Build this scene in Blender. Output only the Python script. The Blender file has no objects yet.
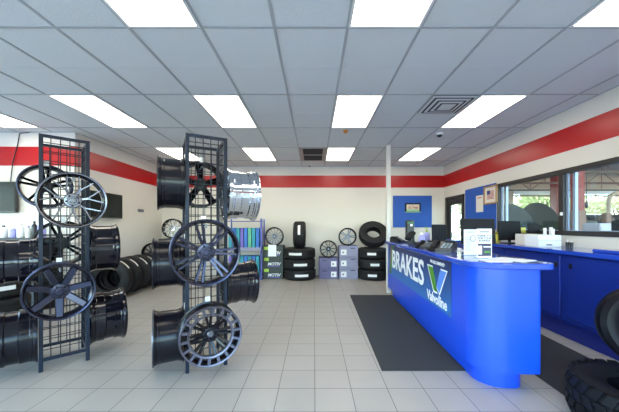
import bpy, math, random
from math import sin, cos, pi, radians as R
from mathutils import Vector, Matrix
random.seed(7)
S = bpy.context.scene
C = S.collection

# ------------------------------------------------------------------ materials
def nmat(name, col, rough=0.5, metal=0.0, spec=0.5, coat=0.0, bump=None, noise=None, coat_rough=0.05):
    m = bpy.data.materials.new(name); m.use_nodes = True
    nt = m.node_tree; b = nt.nodes['Principled BSDF']
    b.inputs['Base Color'].default_value = (*col, 1)
    b.inputs['Roughness'].default_value = rough
    b.inputs['Metallic'].default_value = metal
    b.inputs['Specular IOR Level'].default_value = spec
    b.inputs['Coat Weight'].default_value = coat
    b.inputs['Coat Roughness'].default_value = coat_rough
    if bump or noise:
        tc = nt.nodes.new('ShaderNodeTexCoord')
        n = nt.nodes.new('ShaderNodeTexNoise'); nt.links.new(tc.outputs['Object'], n.inputs['Vector'])
        n.inputs['Scale'].default_value = (bump or noise)[0]; n.inputs['Detail'].default_value = 4
        if bump:
            bp = nt.nodes.new('ShaderNodeBump'); bp.inputs['Strength'].default_value = bump[1]; bp.inputs['Distance'].default_value = 0.01
            nt.links.new(n.outputs['Fac'], bp.inputs['Height']); nt.links.new(bp.outputs['Normal'], b.inputs['Normal'])
        if noise:
            mx = nt.nodes.new('ShaderNodeMix'); mx.data_type = 'RGBA'
            mx.inputs[6].default_value = (*col, 1); mx.inputs[7].default_value = (*[c * noise[1] for c in col], 1)
            nt.links.new(n.outputs['Fac'], mx.inputs[0]); nt.links.new(mx.outputs[2], b.inputs['Base Color'])
    return m

def emat(name, col, strength):
    m = bpy.data.materials.new(name); m.use_nodes = True
    nt = m.node_tree; nt.nodes.clear()
    e = nt.nodes.new('ShaderNodeEmission'); o = nt.nodes.new('ShaderNodeOutputMaterial')
    e.inputs[0].default_value = (*col, 1); e.inputs[1].default_value = strength
    nt.links.new(e.outputs[0], o.inputs[0]); return m

def glass_mat(name, tint=(.93, .96, .95), refl=0.08):
    m = bpy.data.materials.new(name); m.use_nodes = True
    nt = m.node_tree; nt.nodes.clear()
    t = nt.nodes.new('ShaderNodeBsdfTransparent'); t.inputs[0].default_value = (*tint, 1)
    g = nt.nodes.new('ShaderNodeBsdfGlossy'); g.inputs['Roughness'].default_value = 0.02
    mx = nt.nodes.new('ShaderNodeMixShader'); o = nt.nodes.new('ShaderNodeOutputMaterial')
    lw = nt.nodes.new('ShaderNodeLayerWeight'); lw.inputs[0].default_value = .5
    f = math_node(nt, 'ADD', math_node(nt, 'MULTIPLY', math_node(nt, 'POWER', lw.outputs['Facing'], 4.0), .45), refl * .5)
    nt.links.new(f, mx.inputs[0])
    nt.links.new(t.outputs[0], mx.inputs[1]); nt.links.new(g.outputs[0], mx.inputs[2]); nt.links.new(mx.outputs[0], o.inputs[0])
    return m

def math_node(nt, op, a, b=None):
    n = nt.nodes.new('ShaderNodeMath'); n.operation = op
    for i, v in enumerate((a, b)):
        if v is None: continue
        if isinstance(v, (int, float)): n.inputs[i].default_value = v
        else: nt.links.new(v, n.inputs[i])
    return n.outputs[0]

def wall_mat():
    m = nmat('painted_wall', (.72, .675, .605), .55)
    nt = m.node_tree; b = nt.nodes['Principled BSDF']
    g = nt.nodes.new('ShaderNodeNewGeometry'); s = nt.nodes.new('ShaderNodeSeparateXYZ')
    nt.links.new(g.outputs['Position'], s.inputs[0])
    band = math_node(nt, 'MULTIPLY', math_node(nt, 'GREATER_THAN', s.outputs[2], 2.436), math_node(nt, 'LESS_THAN', s.outputs[2], 2.772))
    mx = nt.nodes.new('ShaderNodeMix'); mx.data_type = 'RGBA'
    mx.inputs[6].default_value = (.72, .675, .605, 1); mx.inputs[7].default_value = (.46, .004, .006, 1)
    nt.links.new(band, mx.inputs[0]); nt.links.new(mx.outputs[2], b.inputs['Base Color'])
    r = math_node(nt, 'SUBTRACT', .55, math_node(nt, 'MULTIPLY', band, .25)); nt.links.new(r, b.inputs['Roughness'])
    return m

def floor_mat():
    m = nmat('floor_tiles', (.5, .5, .5), .28)
    nt = m.node_tree; b = nt.nodes['Principled BSDF']
    g = nt.nodes.new('ShaderNodeNewGeometry'); s = nt.nodes.new('ShaderNodeSeparateXYZ')
    nt.links.new(g.outputs['Position'], s.inputs[0])
    def line(o, off):
        f = math_node(nt, 'FRACT', math_node(nt, 'DIVIDE', math_node(nt, 'SUBTRACT', o, off - 30.5 - .0025), .305))
        return math_node(nt, 'LESS_THAN', f, .0165)
    def cell(o, off): return math_node(nt, 'FLOOR', math_node(nt, 'DIVIDE', math_node(nt, 'SUBTRACT', o, off), .305))
    gr = math_node(nt, 'MAXIMUM', line(s.outputs[0], .007), line(s.outputs[1], .286))
    cv = nt.nodes.new('ShaderNodeCombineXYZ'); nt.links.new(cell(s.outputs[0], .007), cv.inputs[0]); nt.links.new(cell(s.outputs[1], .286), cv.inputs[1])
    wn = nt.nodes.new('ShaderNodeTexWhiteNoise'); nt.links.new(cv.outputs[0], wn.inputs['Vector'])
    no = nt.nodes.new('ShaderNodeTexNoise'); no.inputs['Scale'].default_value = 5; no.inputs['Detail'].default_value = 5
    nt.links.new(g.outputs['Position'], no.inputs['Vector'])
    mx = nt.nodes.new('ShaderNodeMix'); mx.data_type = 'RGBA'
    mx.inputs[6].default_value = (.385, .365, .325, 1); mx.inputs[7].default_value = (.45, .43, .385, 1)
    f = math_node(nt, 'ADD', math_node(nt, 'MULTIPLY', wn.outputs['Value'], .35), math_node(nt, 'MULTIPLY', no.outputs['Fac'], .65))
    nt.links.new(f, mx.inputs[0])
    m2 = nt.nodes.new('ShaderNodeMix'); m2.data_type = 'RGBA'; nt.links.new(gr, m2.inputs[0])
    nt.links.new(mx.outputs[2], m2.inputs[6]); m2.inputs[7].default_value = (.085, .08, .075, 1)
    nt.links.new(m2.outputs[2], b.inputs['Base Color'])
    rr = math_node(nt, 'ADD', .24, math_node(nt, 'MULTIPLY', no.outputs['Fac'], .16)); nt.links.new(rr, b.inputs['Roughness'])
    bp = nt.nodes.new('ShaderNodeBump'); bp.inputs['Strength'].default_value = .4; bp.inputs['Distance'].default_value = .002
    nt.links.new(math_node(nt, 'SUBTRACT', 1, gr), bp.inputs['Height']); nt.links.new(bp.outputs['Normal'], b.inputs['Normal'])
    return m

def leaf_mat(name, a, b_):
    m = nmat(name, a, .6)
    nt = m.node_tree; b = nt.nodes['Principled BSDF']
    tc = nt.nodes.new('ShaderNodeTexCoord'); n = nt.nodes.new('ShaderNodeTexNoise'); n.inputs['Scale'].default_value = 3
    nt.links.new(tc.outputs['Object'], n.inputs['Vector'])
    mx = nt.nodes.new('ShaderNodeMix'); mx.data_type = 'RGBA'; mx.inputs[6].default_value = (*a, 1); mx.inputs[7].default_value = (*b_, 1)
    nt.links.new(n.outputs['Fac'], mx.inputs[0]); nt.links.new(mx.outputs[2], b.inputs['Base Color'])
    b.inputs['Subsurface Weight'].default_value = 0
    return m

M = dict(
    wall=wall_mat(), floor=floor_mat(),
    plain=nmat('plain_white_paint', (.70, .67, .62), .5),
    tile=nmat('ceiling_tile', (.70, .72, .72), .9, bump=(60, .25), noise=(9, .93)),
    tbar=nmat('ceiling_bar', (.40, .42, .43), .5),
    score=nmat('ceiling_score', (.66, .68, .69), .7),
    lamp=emat('lamp_diffuser', (1, .92, .79), 5.6),
    lframe=nmat('lamp_frame', (.75, .75, .73), .4),
    vent=nmat('vent_metal', (.38, .34, .30), .5), ventdark=nmat('vent_dark', (.03, .03, .03), .7),
    ventlight=nmat('vent_louver', (.62, .63, .62), .45),
    rack=nmat('sky_tinted_rack_steel', (.010, .017, .034), .4, .1, spec=.3),  # black steel, with blue sky reflections painted into its base colour
    wire=nmat('rack_wire', (.012, .015, .025), .5, .2),
    blackgloss=nmat('gloss_black_alloy', (.004, .004, .009), .08, 0, spec=.4, coat=.25),
    satin=nmat('satin_black_alloy', (.006, .006, .010), .20, 0, spec=.30),
    gun=nmat('gunmetal_alloy', (.040, .042, .068), .20, .8, spec=.3),
    silver=nmat('machined_silver_alloy', (.62, .64, .68), .2, 1),
    machined=nmat('machined_dark_face', (.15, .15, .20), .3, .8),
    machsilver=nmat('machined_grey_alloy', (.20, .21, .245), .22, .9),
    chrome=nmat('chrome_alloy', (.62, .66, .72), .06, 1),
    greyalloy=nmat('grey_alloy', (.16, .17, .20), .3, .7),
    rubber=nmat('tyre_rubber', (.012, .012, .013), .62, spec=.3, bump=(90, .15)),
    rubberblue=nmat('truck_tyre_rubber', (.008, .009, .012), .55, spec=.15, bump=(60, .2)),
    glossrubber=nmat('glossy_tyre_rubber', (.006, .006, .009), .35, spec=.10),
    hole=nmat('tyre_inside', (.012, .012, .012), .85),
    white=nmat('white_paper', (.85, .85, .86), .6), whitegloss=nmat('white_plastic', (.8, .8, .8), .35),
    black=nmat('black_plastic', (.015, .015, .017), .35), blacksoft=nmat('black_matte', (.012, .012, .014), .6, spec=.15),
    screen=nmat('dark_screen', (.010, .014, .013), .25, spec=.15),
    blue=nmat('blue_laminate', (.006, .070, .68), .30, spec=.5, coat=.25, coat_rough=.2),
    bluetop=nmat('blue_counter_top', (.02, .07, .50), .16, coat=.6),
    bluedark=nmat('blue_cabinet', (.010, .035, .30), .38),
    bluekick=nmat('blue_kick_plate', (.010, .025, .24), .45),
    bluepanel=nmat('blue_wall_board', (.008, .085, .42), .55),
    mat=nmat('ribbed_mat', (.028, .031, .033), .9, bump=(120, .6), noise=(40, 1.7)),
    frame=nmat('bronze_window_frame', (.022, .020, .020), .45),
    alu=nmat('sky_tinted_aluminium', (.30, .38, .52), .45, .3),  # blue of the reflected sky is mixed into this metal's base colour
    glass=glass_mat('clear_glass'),
    motiv=nmat('dark_green_grey_carton', (.045, .06, .055), .6),
    lime=nmat('lime_print', (.35, .55, .05), .5),
    violet=nmat('violet_print', (.14, .12, .42), .5),
    greybox=nmat('grey_lilac_carton', (.27, .27, .38), .6), purplebox=nmat('purple_grey_carton', (.13, .12, .24), .6),
    boxprint=nmat('dark_print', (.05, .05, .09), .6),
    teal=nmat('teal_carton', (.02, .28, .36), .45), blu2=nmat('blue_carton', (.03, .16, .55), .45),
    pur2=nmat('purple_carton', (.14, .11, .45), .45), grn2=nmat('green_carton', (.10, .38, .22), .45),
    shelfblue=nmat('blue_steel_shelf', (.10, .11, .36), .35, .3),
    label=nmat('white_label', (.80, .80, .78), .5),
    wood=nmat('light_wood_frame', (.48, .27, .11), .45, noise=(14, .7)),
    cartgrey=nmat('pale_cart_paint', (.42, .40, .40), .5),
    red=nmat('red_print', (.45, .08, .08), .6), navy=nmat('navy_print', (.02, .04, .18), .6),
    lettering=nmat('white_lettering', (.85, .88, .92), .5),
    vgreen=nmat('green_print', (.07, .28, .02), .5), vblue=nmat('bright_blue_print', (.10, .26, .80), .5),
    vred=nmat('orange_red_print', (.42, .09, .06), .5), plate=nmat('licence_plate', (.62, .55, .45), .4),
    plategreen=nmat('pale_green_plate', (.28, .48, .30), .5),
    redsteel=nmat('red_painted_steel', (.26, .03, .022), .5, noise=(6, .7)),
    concrete=nmat('grey_concrete', (.30, .30, .29), .85, noise=(3, .7)),
    asphalt=nmat('sunlit_paving', (.40, .41, .42), .9, noise=(2, .8)),
    brown=nmat('brown_steel', (.20, .11, .075), .6), cream=nmat('cream_siding', (.46, .37, .28), .7),
    roofdeck=nmat('roof_deck', (.30, .21, .16), .8), truss=nmat('truss_steel', (.11, .075, .06), .6),
    carpaint=nmat('dark_grey_car_paint', (.06, .085, .09), .3, .4, coat=.8),
    carglass=nmat('car_glass', (.02, .025, .03), .08, coat=.5),
    yellow=nmat('yellow_plastic', (.65, .55, .06), .45), lime2=nmat('lime_pump_cap', (.40, .52, .08), .4),
    lilac=nmat('lilac_liquid', (.35, .32, .68), .3), orange=nmat('orange_cap', (.75, .30, .04), .5),
    bark=nmat('bark', (.12, .08, .05), .9), leafa=leaf_mat('pale_green_leaves', (.34, .38, .12), (.48, .48, .22)),
    leafb=leaf_mat('yellow_green_leaves', (.46, .44, .20), (.58, .52, .32)),
    grass=nmat('grass_ground', (.22, .28, .07), .9, noise=(2, .6)),
    cord=nmat('black_cord', (.01, .01, .01), .5), green=nmat('green_plant', (.03, .14, .05), .5),
    picture=nmat('cream_mat_board', (.75, .70, .62), .6), paleglass=nmat('pale_acrylic', (.35, .50, .60), .12),
)
def banner_mat():
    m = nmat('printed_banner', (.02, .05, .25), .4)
    nt = m.node_tree; b = nt.nodes['Principled BSDF']
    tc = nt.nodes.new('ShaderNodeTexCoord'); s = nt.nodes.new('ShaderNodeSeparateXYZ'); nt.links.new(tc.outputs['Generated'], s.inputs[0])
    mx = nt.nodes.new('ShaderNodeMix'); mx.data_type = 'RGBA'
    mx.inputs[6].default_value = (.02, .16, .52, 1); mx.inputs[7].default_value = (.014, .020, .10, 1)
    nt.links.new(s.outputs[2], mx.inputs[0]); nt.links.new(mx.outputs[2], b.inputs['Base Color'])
    return m
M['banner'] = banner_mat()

# ------------------------------------------------------------------ mesh builder
class MB:
    def __init__(s): s.v = []; s.f = []; s.mi = []; s.cur = 0
    def add(s, vs, fs, mat=None):
        o = len(s.v)
        s.v += [tuple((mat @ Vector(p)) if mat else p) for p in vs]
        s.f += [tuple(i + o for i in f) for f in fs]; s.mi += [s.cur] * len(fs); return s
    def box(s, x0, x1, y0, y1, z0, z1, mat=None):
        vs = [(x, y, z) for z in (z0, z1) for y in (y0, y1) for x in (x0, x1)]
        return s.add(vs, [(0, 2, 3, 1), (4, 5, 7, 6), (0, 1, 5, 4), (2, 6, 7, 3), (0, 4, 6, 2), (1, 3, 7, 5)], mat)
    def bbox(s, x0, x1, y0, y1, z0, z1, b=.006, mat=None):        # box with softened edges
        vs = []
        for z, i in ((z0, b), (z0 + b, 0), (z1 - b, 0), (z1, b)):
            xa, xb, ya, yb = x0 + i, x1 - i, y0 + i, y1 - i
            vs += [(xa + b, ya, z), (xb - b, ya, z), (xb, ya + b, z), (xb, yb - b, z), (xb - b, yb, z), (xa + b, yb, z), (xa, yb - b, z), (xa, ya + b, z)]
        fs = [tuple(reversed(range(8))), tuple(range(24, 32))]
        for k in range(3):
            for i in range(8): j = (i + 1) % 8; fs.append((k * 8 + i, k * 8 + j, k * 8 + 8 + j, k * 8 + 8 + i))
        return s.add(vs, fs, mat)
    def tube(s, p, q, r, n=8, r2=None, mat=None):
        p = Vector(p); q = Vector(q); d = (q - p).normalized()
        a = d.orthogonal().normalized(); b = d.cross(a); r2 = r if r2 is None else r2
        vs = [tuple(p + (a * cos(2 * pi * i / n) + b * sin(2 * pi * i / n)) * r) for i in range(n)] + \
             [tuple(q + (a * cos(2 * pi * i / n) + b * sin(2 * pi * i / n)) * r2) for i in range(n)]
        fs = [(i, (i + 1) % n, n + (i + 1) % n, n + i) for i in range(n)] + [tuple(reversed(range(n))), tuple(range(n, 2 * n))]
        return s.add(vs, fs, mat)
    def path(s, pts, r, n=6):
        for a, b in zip(pts, pts[1:]): s.tube(a, b, r, n)
        return s
    def lathe(s, prof, n=48, closed=True, mat=None, rf=None):      # prof of (r, z)
        m = len(prof); vs = []
        for i in range(n):
            a = 2 * pi * i / n
            for k, (r, z) in enumerate(prof):
                if rf: r = rf(i, k, r)
                vs.append((r * cos(a), r * sin(a), z))
        fs = []
        for i in range(n):
            j = (i + 1) % n
            for k in range(m if closed else m - 1):
                l = (k + 1) % m
                fs.append((i * m + k, j * m + k, j * m + l, i * m + l))
        return s.add(vs, fs, mat)
    def solid(s, prof, n=32, mat=None):                            # closed body of revolution, ends on axis
        vs = [(0, 0, prof[0][1])]; m = len(prof)
        for i in range(n):
            a = 2 * pi * i / n
            vs += [(r * cos(a), r * sin(a), z) for r, z in prof]
        vs.append((0, 0, prof[-1][1])); fs = []
        for i in range(n):
            j = (i + 1) % n
            fs.append((0, 1 + j * m, 1 + i * m)); fs.append((len(vs) - 1, 1 + i * m + m - 1, 1 + j * m + m - 1))
            for k in range(m - 1): fs.append((1 + i * m + k, 1 + j * m + k, 1 + j * m + k + 1, 1 + i * m + k + 1))
        return s.add(vs, fs, mat)
    def prism(s, poly, z0, z1, mat=None):
        n = len(poly); vs = [(x, y, z0) for x, y in poly] + [(x, y, z1) for x, y in poly]
        return s.add(vs, [tuple(reversed(range(n))), tuple(range(n, 2 * n))] + [(i, (i + 1) % n, n + (i + 1) % n, n + i) for i in range(n)], mat)
    def hexa(s, a, b, mat=None):                                   # loft of two quads
        return s.add(list(a) + list(b), [(3, 2, 1, 0), (4, 5, 6, 7)] + [(i, (i + 1) % 4, 4 + (i + 1) % 4, 4 + i) for i in range(4)], mat)
    def mesh(s, name, mats, smooth=True, ang=.6):
        me = bpy.data.meshes.new(name); me.from_pydata(s.v, [], s.f)
        for m in (mats if isinstance(mats, (list, tuple)) else [mats]): me.materials.append(m)
        if any(s.mi): me.polygons.foreach_set('material_index', s.mi)
        import bmesh
        bm = bmesh.new(); bm.from_mesh(me); bmesh.ops.recalc_face_normals(bm, faces=bm.faces); bm.to_mesh(me); bm.free()
        if smooth: me.shade_smooth(); me.set_sharp_from_angle(angle=ang)
        me.update(); return me

def link(name, me, parent=None, loc=None, mat=None):
    o = bpy.data.objects.new(name, me); C.objects.link(o)
    if parent: o.parent = parent
    if loc is not None: o.location = loc
    if mat is not None: o.matrix_local = mat
    return o
def put(name, mb, m, parent=None, loc=None, mat=None, smooth=True): return link(name, mb.mesh(name, m, smooth), parent, loc, mat)
def tag(o, label, cat, group=None):
    o['label'] = label; o['category'] = cat
    if group: o['group'] = group
    return o
def thing(name, label, cat, loc=(0, 0, 0), group=None, mat=None):
    o = bpy.data.objects.new(name, None); C.objects.link(o); o.empty_display_size = .05
    if mat is not None: o.matrix_world = mat
    else: o.location = loc
    return tag(o, label, cat, group)
def struct(name, mb, m, smooth=False):
    o = link(name, mb.mesh(name, m, smooth)); o['kind'] = 'structure'; return o
def rot(x=0, y=0, z=0): return Matrix.Rotation(z, 4, 'Z') @ Matrix.Rotation(y, 4, 'Y') @ Matrix.Rotation(x, 4, 'X')
def T(x, y, z): return Matrix.Translation((x, y, z))
def aim(loc, axis, roll=0.0):                                      # local +Z along axis, local +Y up
    z = Vector(axis).normalized(); up = Vector((0, 0, 1))
    if abs(z.z) > .95: up = Vector((0, 1, 0))
    x = up.cross(z).normalized(); y = z.cross(x)
    m = Matrix((x, y, z)).transposed().to_4x4()
    return Matrix.Translation(loc) @ m @ Matrix.Rotation(roll, 4, 'Z')
def text_mesh(name, body, size, m, extrude=.001, offset=0.0, sx=1.0, align='CENTER', shear=0):
    cu = bpy.data.curves.new(name, 'FONT'); cu.body = body; cu.size = size; cu.extrude = extrude; cu.offset = offset
    cu.align_x = align; cu.align_y = 'CENTER'; cu.shear = shear; cu.resolution_u = 3
    o = bpy.data.objects.new(name, cu); C.objects.link(o)
    dg = bpy.context.evaluated_depsgraph_get(); dg.update()
    me = bpy.data.meshes.new_from_object(o.evaluated_get(dg)); bpy.data.objects.remove(o); bpy.data.curves.remove(cu)
    me.transform(Matrix.Diagonal((sx, 1, 1, 1))); me.materials.clear(); me.materials.append(m); me.name = name
    return me
UP = Matrix(((1, 0, 0, 0), (0, 0, -1, 0), (0, 1, 0, 0), (0, 0, 0, 1)))       # text plane standing up, facing -Y

# ------------------------------------------------------------------ camera
F = 287.0; CZ = 1.37; PX = 314.0; PY = 226.0
cam = bpy.data.cameras.new('camera'); co = bpy.data.objects.new('camera', cam); C.objects.link(co)
co.location = (0, 0, CZ); co.rotation_euler = (pi / 2, 0, 0)
cam.sensor_width = 36; cam.lens = 36 * F / 619; cam.shift_x = -(PX - 309.5) / 619; cam.shift_y = (PY - 206) / 619
cam.clip_start = .02; cam.clip_end = 300; S.camera = co

# ------------------------------------------------------------------ room shell
XR, XL, YB, YA, ZC = 3.60, -4.22, 7.97, 5.07, 3.03
XW, YF = -8.5, -3.0
struct('floor', MB().box(XW - .2, XR + .12, YF - .2, YB + .2, -.1, 0), M['floor'])
struct('ceiling', MB().box(XW - .2, XR + .12, YF - .2, YB + .2, ZC, ZC + .12), M['tile'])
struct('wall_back', MB().box(XL - .15, XR + .12, YB, YB + .15, 0, ZC), M['wall'])
struct('wall_left', MB().box(XL - .15, XL, YA + .15, YB, 0, ZC), M['wall'])
struct('wall_alcove', MB().box(XW, XL, YA, YA + .15, 0, ZC), M['wall'])
w = MB(); w.box(XW - .15, XW, YF, YA + .15, 0, .35); w.box(XW - .15, XW, YF, YA + .15, 2.6, ZC)
for y in (YF, .9, YA - .35): w.box(XW - .15, XW, y, y + .5, .35, 2.6)
struct('wall_outer_left', w, M['plain'])
for n, (a, b) in enumerate(((YF + .5, .9), (1.4, YA - .35))):
    fr = MB()
    fr.box(XW - .10, XW - .04, a, b, .35, .41); fr.box(XW - .10, XW - .04, a, b, 2.54, 2.6)
    for i in range(4):
        y = a + (b - a) * i / 3; fr.box(XW - .10, XW - .04, max(a, y - .03), min(b, y + .03), .35, 2.6)
    o = struct('window_%d' % (n + 5), fr, M['frame'])
    put('glass_pane', MB().box(XW - .075, XW - .07, a, b, .41, 2.54), M['glass'], o, smooth=False)
# right wall with door and window openings
WY0, WY1, WZ0, WZ1 = .6, 5.62, 1.235, 2.19
DY0, DY1, DZ = 6.86, 7.84, 2.14
w = MB(); X2 = XR + .12
w.box(XR, X2, YF, WY0, 0, ZC); w.box(XR, X2, WY0, WY1, 0, WZ0); w.box(XR, X2, WY0, WY1, WZ1, ZC)
w.box(XR, X2, WY1, DY0, 0, ZC); w.box(XR, X2, DY0, DY1, DZ, ZC); w.box(XR, X2, DY1, YB, 0, ZC)
struct('wall_right', w, M['wall'])
# storefront behind the camera
w = MB(); w.box(XW, XR, YF - .12, YF, 0, .35); w.box(XW, XR, YF - .12, YF, 2.6, ZC)
for x in (XW, -.3, XR - .3): w.box(x, x + .3, YF - .12, YF, .35, 2.6)
struct('wall_front', w, M['plain'])
for n, (a, b) in enumerate(((XW + .3, -.3), (0, XR - .3))):
    fr = MB(); k = 4 if n == 0 else 2
    fr.box(a, b, YF - .08, YF - .02, .35, .41); fr.box(a, b, YF - .08, YF - .02, 2.54, 2.6)
    for i in range(k + 1):
        x = a + (b - a) * i / k; fr.box(max(a, x - .03), min(b, x + .03), YF - .08, YF - .02, .35, 2.6)
    o = struct('window_%d' % (n + 3), fr, M['frame'])
    put('glass_pane', MB().box(a, b, YF - .055, YF - .05, .41, 2.54), M['glass'], o, smooth=False)

# ceiling grid
tb = MB(); cols = [-.33 + .61 * k for k in range(-13, 7)]
for x in cols:
    tb.box(x - .012, x + .012, YF, (YA if x < XL else YB), ZC - .007, ZC)
rows = [2.394 + 1.22 * k for k in range(-4, 5)]
for y in rows:
    tb.box(XL if y > YA else XW, XR, y - .012, y + .012, ZC - .0065, ZC)
for a, b, c_, d in ((XL, XR, YB - .02, YB), (XR - .02, XR, YF, YB), (XL, XL + .02, YA + .15, YB), (XW, XL, YA - .02, YA)):
    tb.box(a, b, c_, d, ZC - .008, ZC)
struct('trim_1', tb, M['tbar'])
sc = MB()
for y in rows:
    y += .61
    sc.box(XL if y > YA else XW, XR, y - .005, y + .005, ZC - .002, ZC)
struct('trim_2', sc, M['score'])

# ceiling lights
LROW = {-1: 'behind the camera', 0: 'overhead', 1: 'nearest', 2: 'second', 3: 'rear'}
lightmesh = None
fr = MB(); w_, l_ = .598, 1.208
fr.box(-w_ / 2, w_ / 2, -l_ / 2, -l_ / 2 + .02, -.012, -.001); fr.box(-w_ / 2, w_ / 2, l_ / 2 - .02, l_ / 2, -.012, -.001)
fr.box(-w_ / 2, -w_ / 2 + .02, -l_ / 2, l_ / 2, -.012, -.001); fr.box(w_ / 2 - .02, w_ / 2, -l_ / 2, l_ / 2, -.012, -.001)
frm = fr.mesh('lamp_frame', M['lframe'], False)
dfm = MB().box(-w_ / 2 + .02, w_ / 2 - .02, -l_ / 2 + .02, l_ / 2 - .02, -.007, -.002).mesh('diffuser', M['lamp'], False)
colname = {-5.21: 'far left', -3.38: 'left', -1.55: 'centre-left', .28: 'centre-right', 2.11: 'right'}
rowname = {1.174: 'front row overhead', 3.614: 'middle row', 6.054: 'back row near the rear wall', -1.266: 'row above the camera'}
for y0, rn in rowname.items():
    for x0, cn in colname.items():
        if x0 < -5 and y0 > 5: continue
        t = thing('ceiling_light', 'white ceiling light, %s column, %s' % (cn, rn), 'ceiling light', (x0 + .305, y0 + .61, ZC), 'fluorescent ceiling lights')
        link('lamp_frame', frm, t); link('diffuser', dfm, t)

# return air grille and diffuser
t = thing('air_grille', 'brown return air grille with two dark slots in the ceiling near the back wall', 'vent', (-.025, 6.664, ZC))
g = MB()
for y in (-.60, -.02, .56): g.box(-.29, .29, y, y + .05, -.014, -.001)
for x in (-.29, .22): g.box(x, x + .07, -.6, .61, -.014, -.001)
put('grille_frame', g, M['vent'], t, smooth=False)
for y in (-.55, .03):
    g = MB()
    for i in range(11): g.box(-.22, .22, y + .01 + i * .048, y + .03 + i * .048, -.010, -.003)
    put('louver', g, M['ventdark'], t, smooth=False)
put('backing', MB().box(-.28, .28, -.58, .6, -.002, -.0008), M['ventdark'], t, smooth=False)
t = thing('air_diffuser', 'square stepped air diffuser in the ceiling beside the right middle light', 'vent', (1.805, 3.92, ZC))
for k in range(4):
    a = .29 - k * .065; g = MB(); z = -.016 - .008 * k
    P = [(a, z), (a - .045, z + .016)]
    for q in range(4):
        m = rot(z=q * pi / 2)
        g.add([(-a, -a, z), (a, -a, z), (a - .034, -a + .034, z - .006), (-a + .034, -a + .034, z - .006), (-a, -a, z + .003), (a, -a, z + .003), (a - .034, -a + .034, z - .003), (-a + .034, -a + .034, z - .003)],
              [(0, 1, 2, 3), (7, 6, 5, 4), (0, 4, 5, 1), (2, 6, 7, 3), (1, 5, 6, 2), (0, 3, 7, 4)], m)
    put('ring', g, M['ventlight'], t, smooth=False)
put('centre_plate', MB().box(-.06, .06, -.06, .06, -.045, -.038), M['ventlight'], t, smooth=False)
put('backing', MB().box(-.295, .295, -.295, .295, -.004, -.001), M['ventdark'], t, smooth=False)

def dome(x, y, lab, r):
    t = thing('security_camera', lab, 'security camera', (x, y, ZC))
    put('base_ring', MB().solid([(r, -.001), (r * 1.15, -.005), (r * 1.1, -.03), (r * .9, -.04)], 24), M['whitegloss'], t)
    put('dome', MB().solid([(r * .85, -.035)] + [(r * .85 * cos(a), -.035 - r * .8 * sin(a)) for a in (.3, .7, 1.1, 1.4)], 24), M['black'], t)
dome(2.24, 5.12, 'white domed security camera on the ceiling above the counter', .055)
dome(-.12, 7.72, 'tiny dark dome camera on the ceiling edge at the back wall', .04)
o = put('fire_sprinkler', MB().solid([(.05, -.001), (.05, -.006), (.02, -.01), (.02, -.03), (.035, -.034), (.03, -.04)], 16), M['orange'], loc=(.55, 5.0, ZC))
tag(o, 'small orange capped sprinkler on the ceiling between the middle and back lights', 'sprinkler')

# post
struct('trim_3', MB().bbox(1.49, 1.57, 5.86, 5.94, 0, ZC), M['plain'])

# door in right wall
t = MB()
t.box(XR - .02, X2, DY0, DY0 + .07, 0, DZ); t.box(XR - .02, X2, DY1 - .07, DY1, 0, DZ); t.box(XR - .02, X2, DY0, DY1, DZ - .07, DZ)
d = struct('door_1', t, M['frame'])
p = MB(); a, b = DY0 + .075, DY1 - .075
p.box(XR + .03, XR + .07, a, a + .13, .01, DZ - .075); p.box(XR + .03, XR + .07, b - .13, b, .01, DZ - .075)
p.box(XR + .03, XR + .07, a + .13, b - .13, .01, 1.05); p.box(XR + .03, XR + .07, a + .13, b - .13, 1.93, DZ - .075)
put('door_leaf', p, M['frame'], d, smooth=False)
put('glass_pane', MB().box(XR + .048, XR + .053, a + .13, b - .13, 1.05, 1.93), M['glass'], d, smooth=False)
put('push_handle', MB().tube((XR + .0, a + .06, 1.0), (XR + .0, a + .06, 1.2), .01).tube((XR, a + .06, 1.02), (XR + .032, a + .06, 1.02), .007).tube((XR, a + .06, 1.18), (XR + .032, a + .06, 1.18), .007), M['greyalloy'], d)

# windows in right wall (dark outer frame, pale inner sash)
def window(n, y0, y1):
    f = MB(); e = .065; x0, x1 = XR - .015, XR + .08
    f.box(x0, x1, y0, y1, WZ0, WZ0 + e); f.box(x0, x1, y0, y1, WZ1 - e, WZ1)
    f.box(x0, x1, y0, y0 + e * .6, WZ0 + e, WZ1 - e); f.box(x0, x1, y1 - e * .6, y1, WZ0 + e, WZ1 - e)
    o = struct('window_%d' % n, f, M['frame'])
    s = MB(); a, b = y0 + e * .6, y1 - e * .6
    for yy in (a, b - .035): s.box(XR + .03, XR + .05, yy, yy + .035, WZ0 + e, WZ1 - e)
    s.box(XR + .07, XR + .11, b - .10, b - .06, WZ0 + e, WZ1 - e); s.box(XR + .03, XR + .05, a, b, WZ0 + e, WZ0 + e + .012)
    put('sash', s, M['alu'], o, smooth=False)
    put('glass_pane', MB().box(XR + .038, XR + .042, a + .035, b - .035, WZ0 + e, WZ1 - e), M['glass'], o, smooth=False)
    return o
window(1, 4.17, WY1); o = window(2, WY0, 4.17)
put('latch', MB().bbox(XR - .035, XR - .015, 4.13, 4.17, 1.52, 1.57), M['whitegloss'], o)

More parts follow.
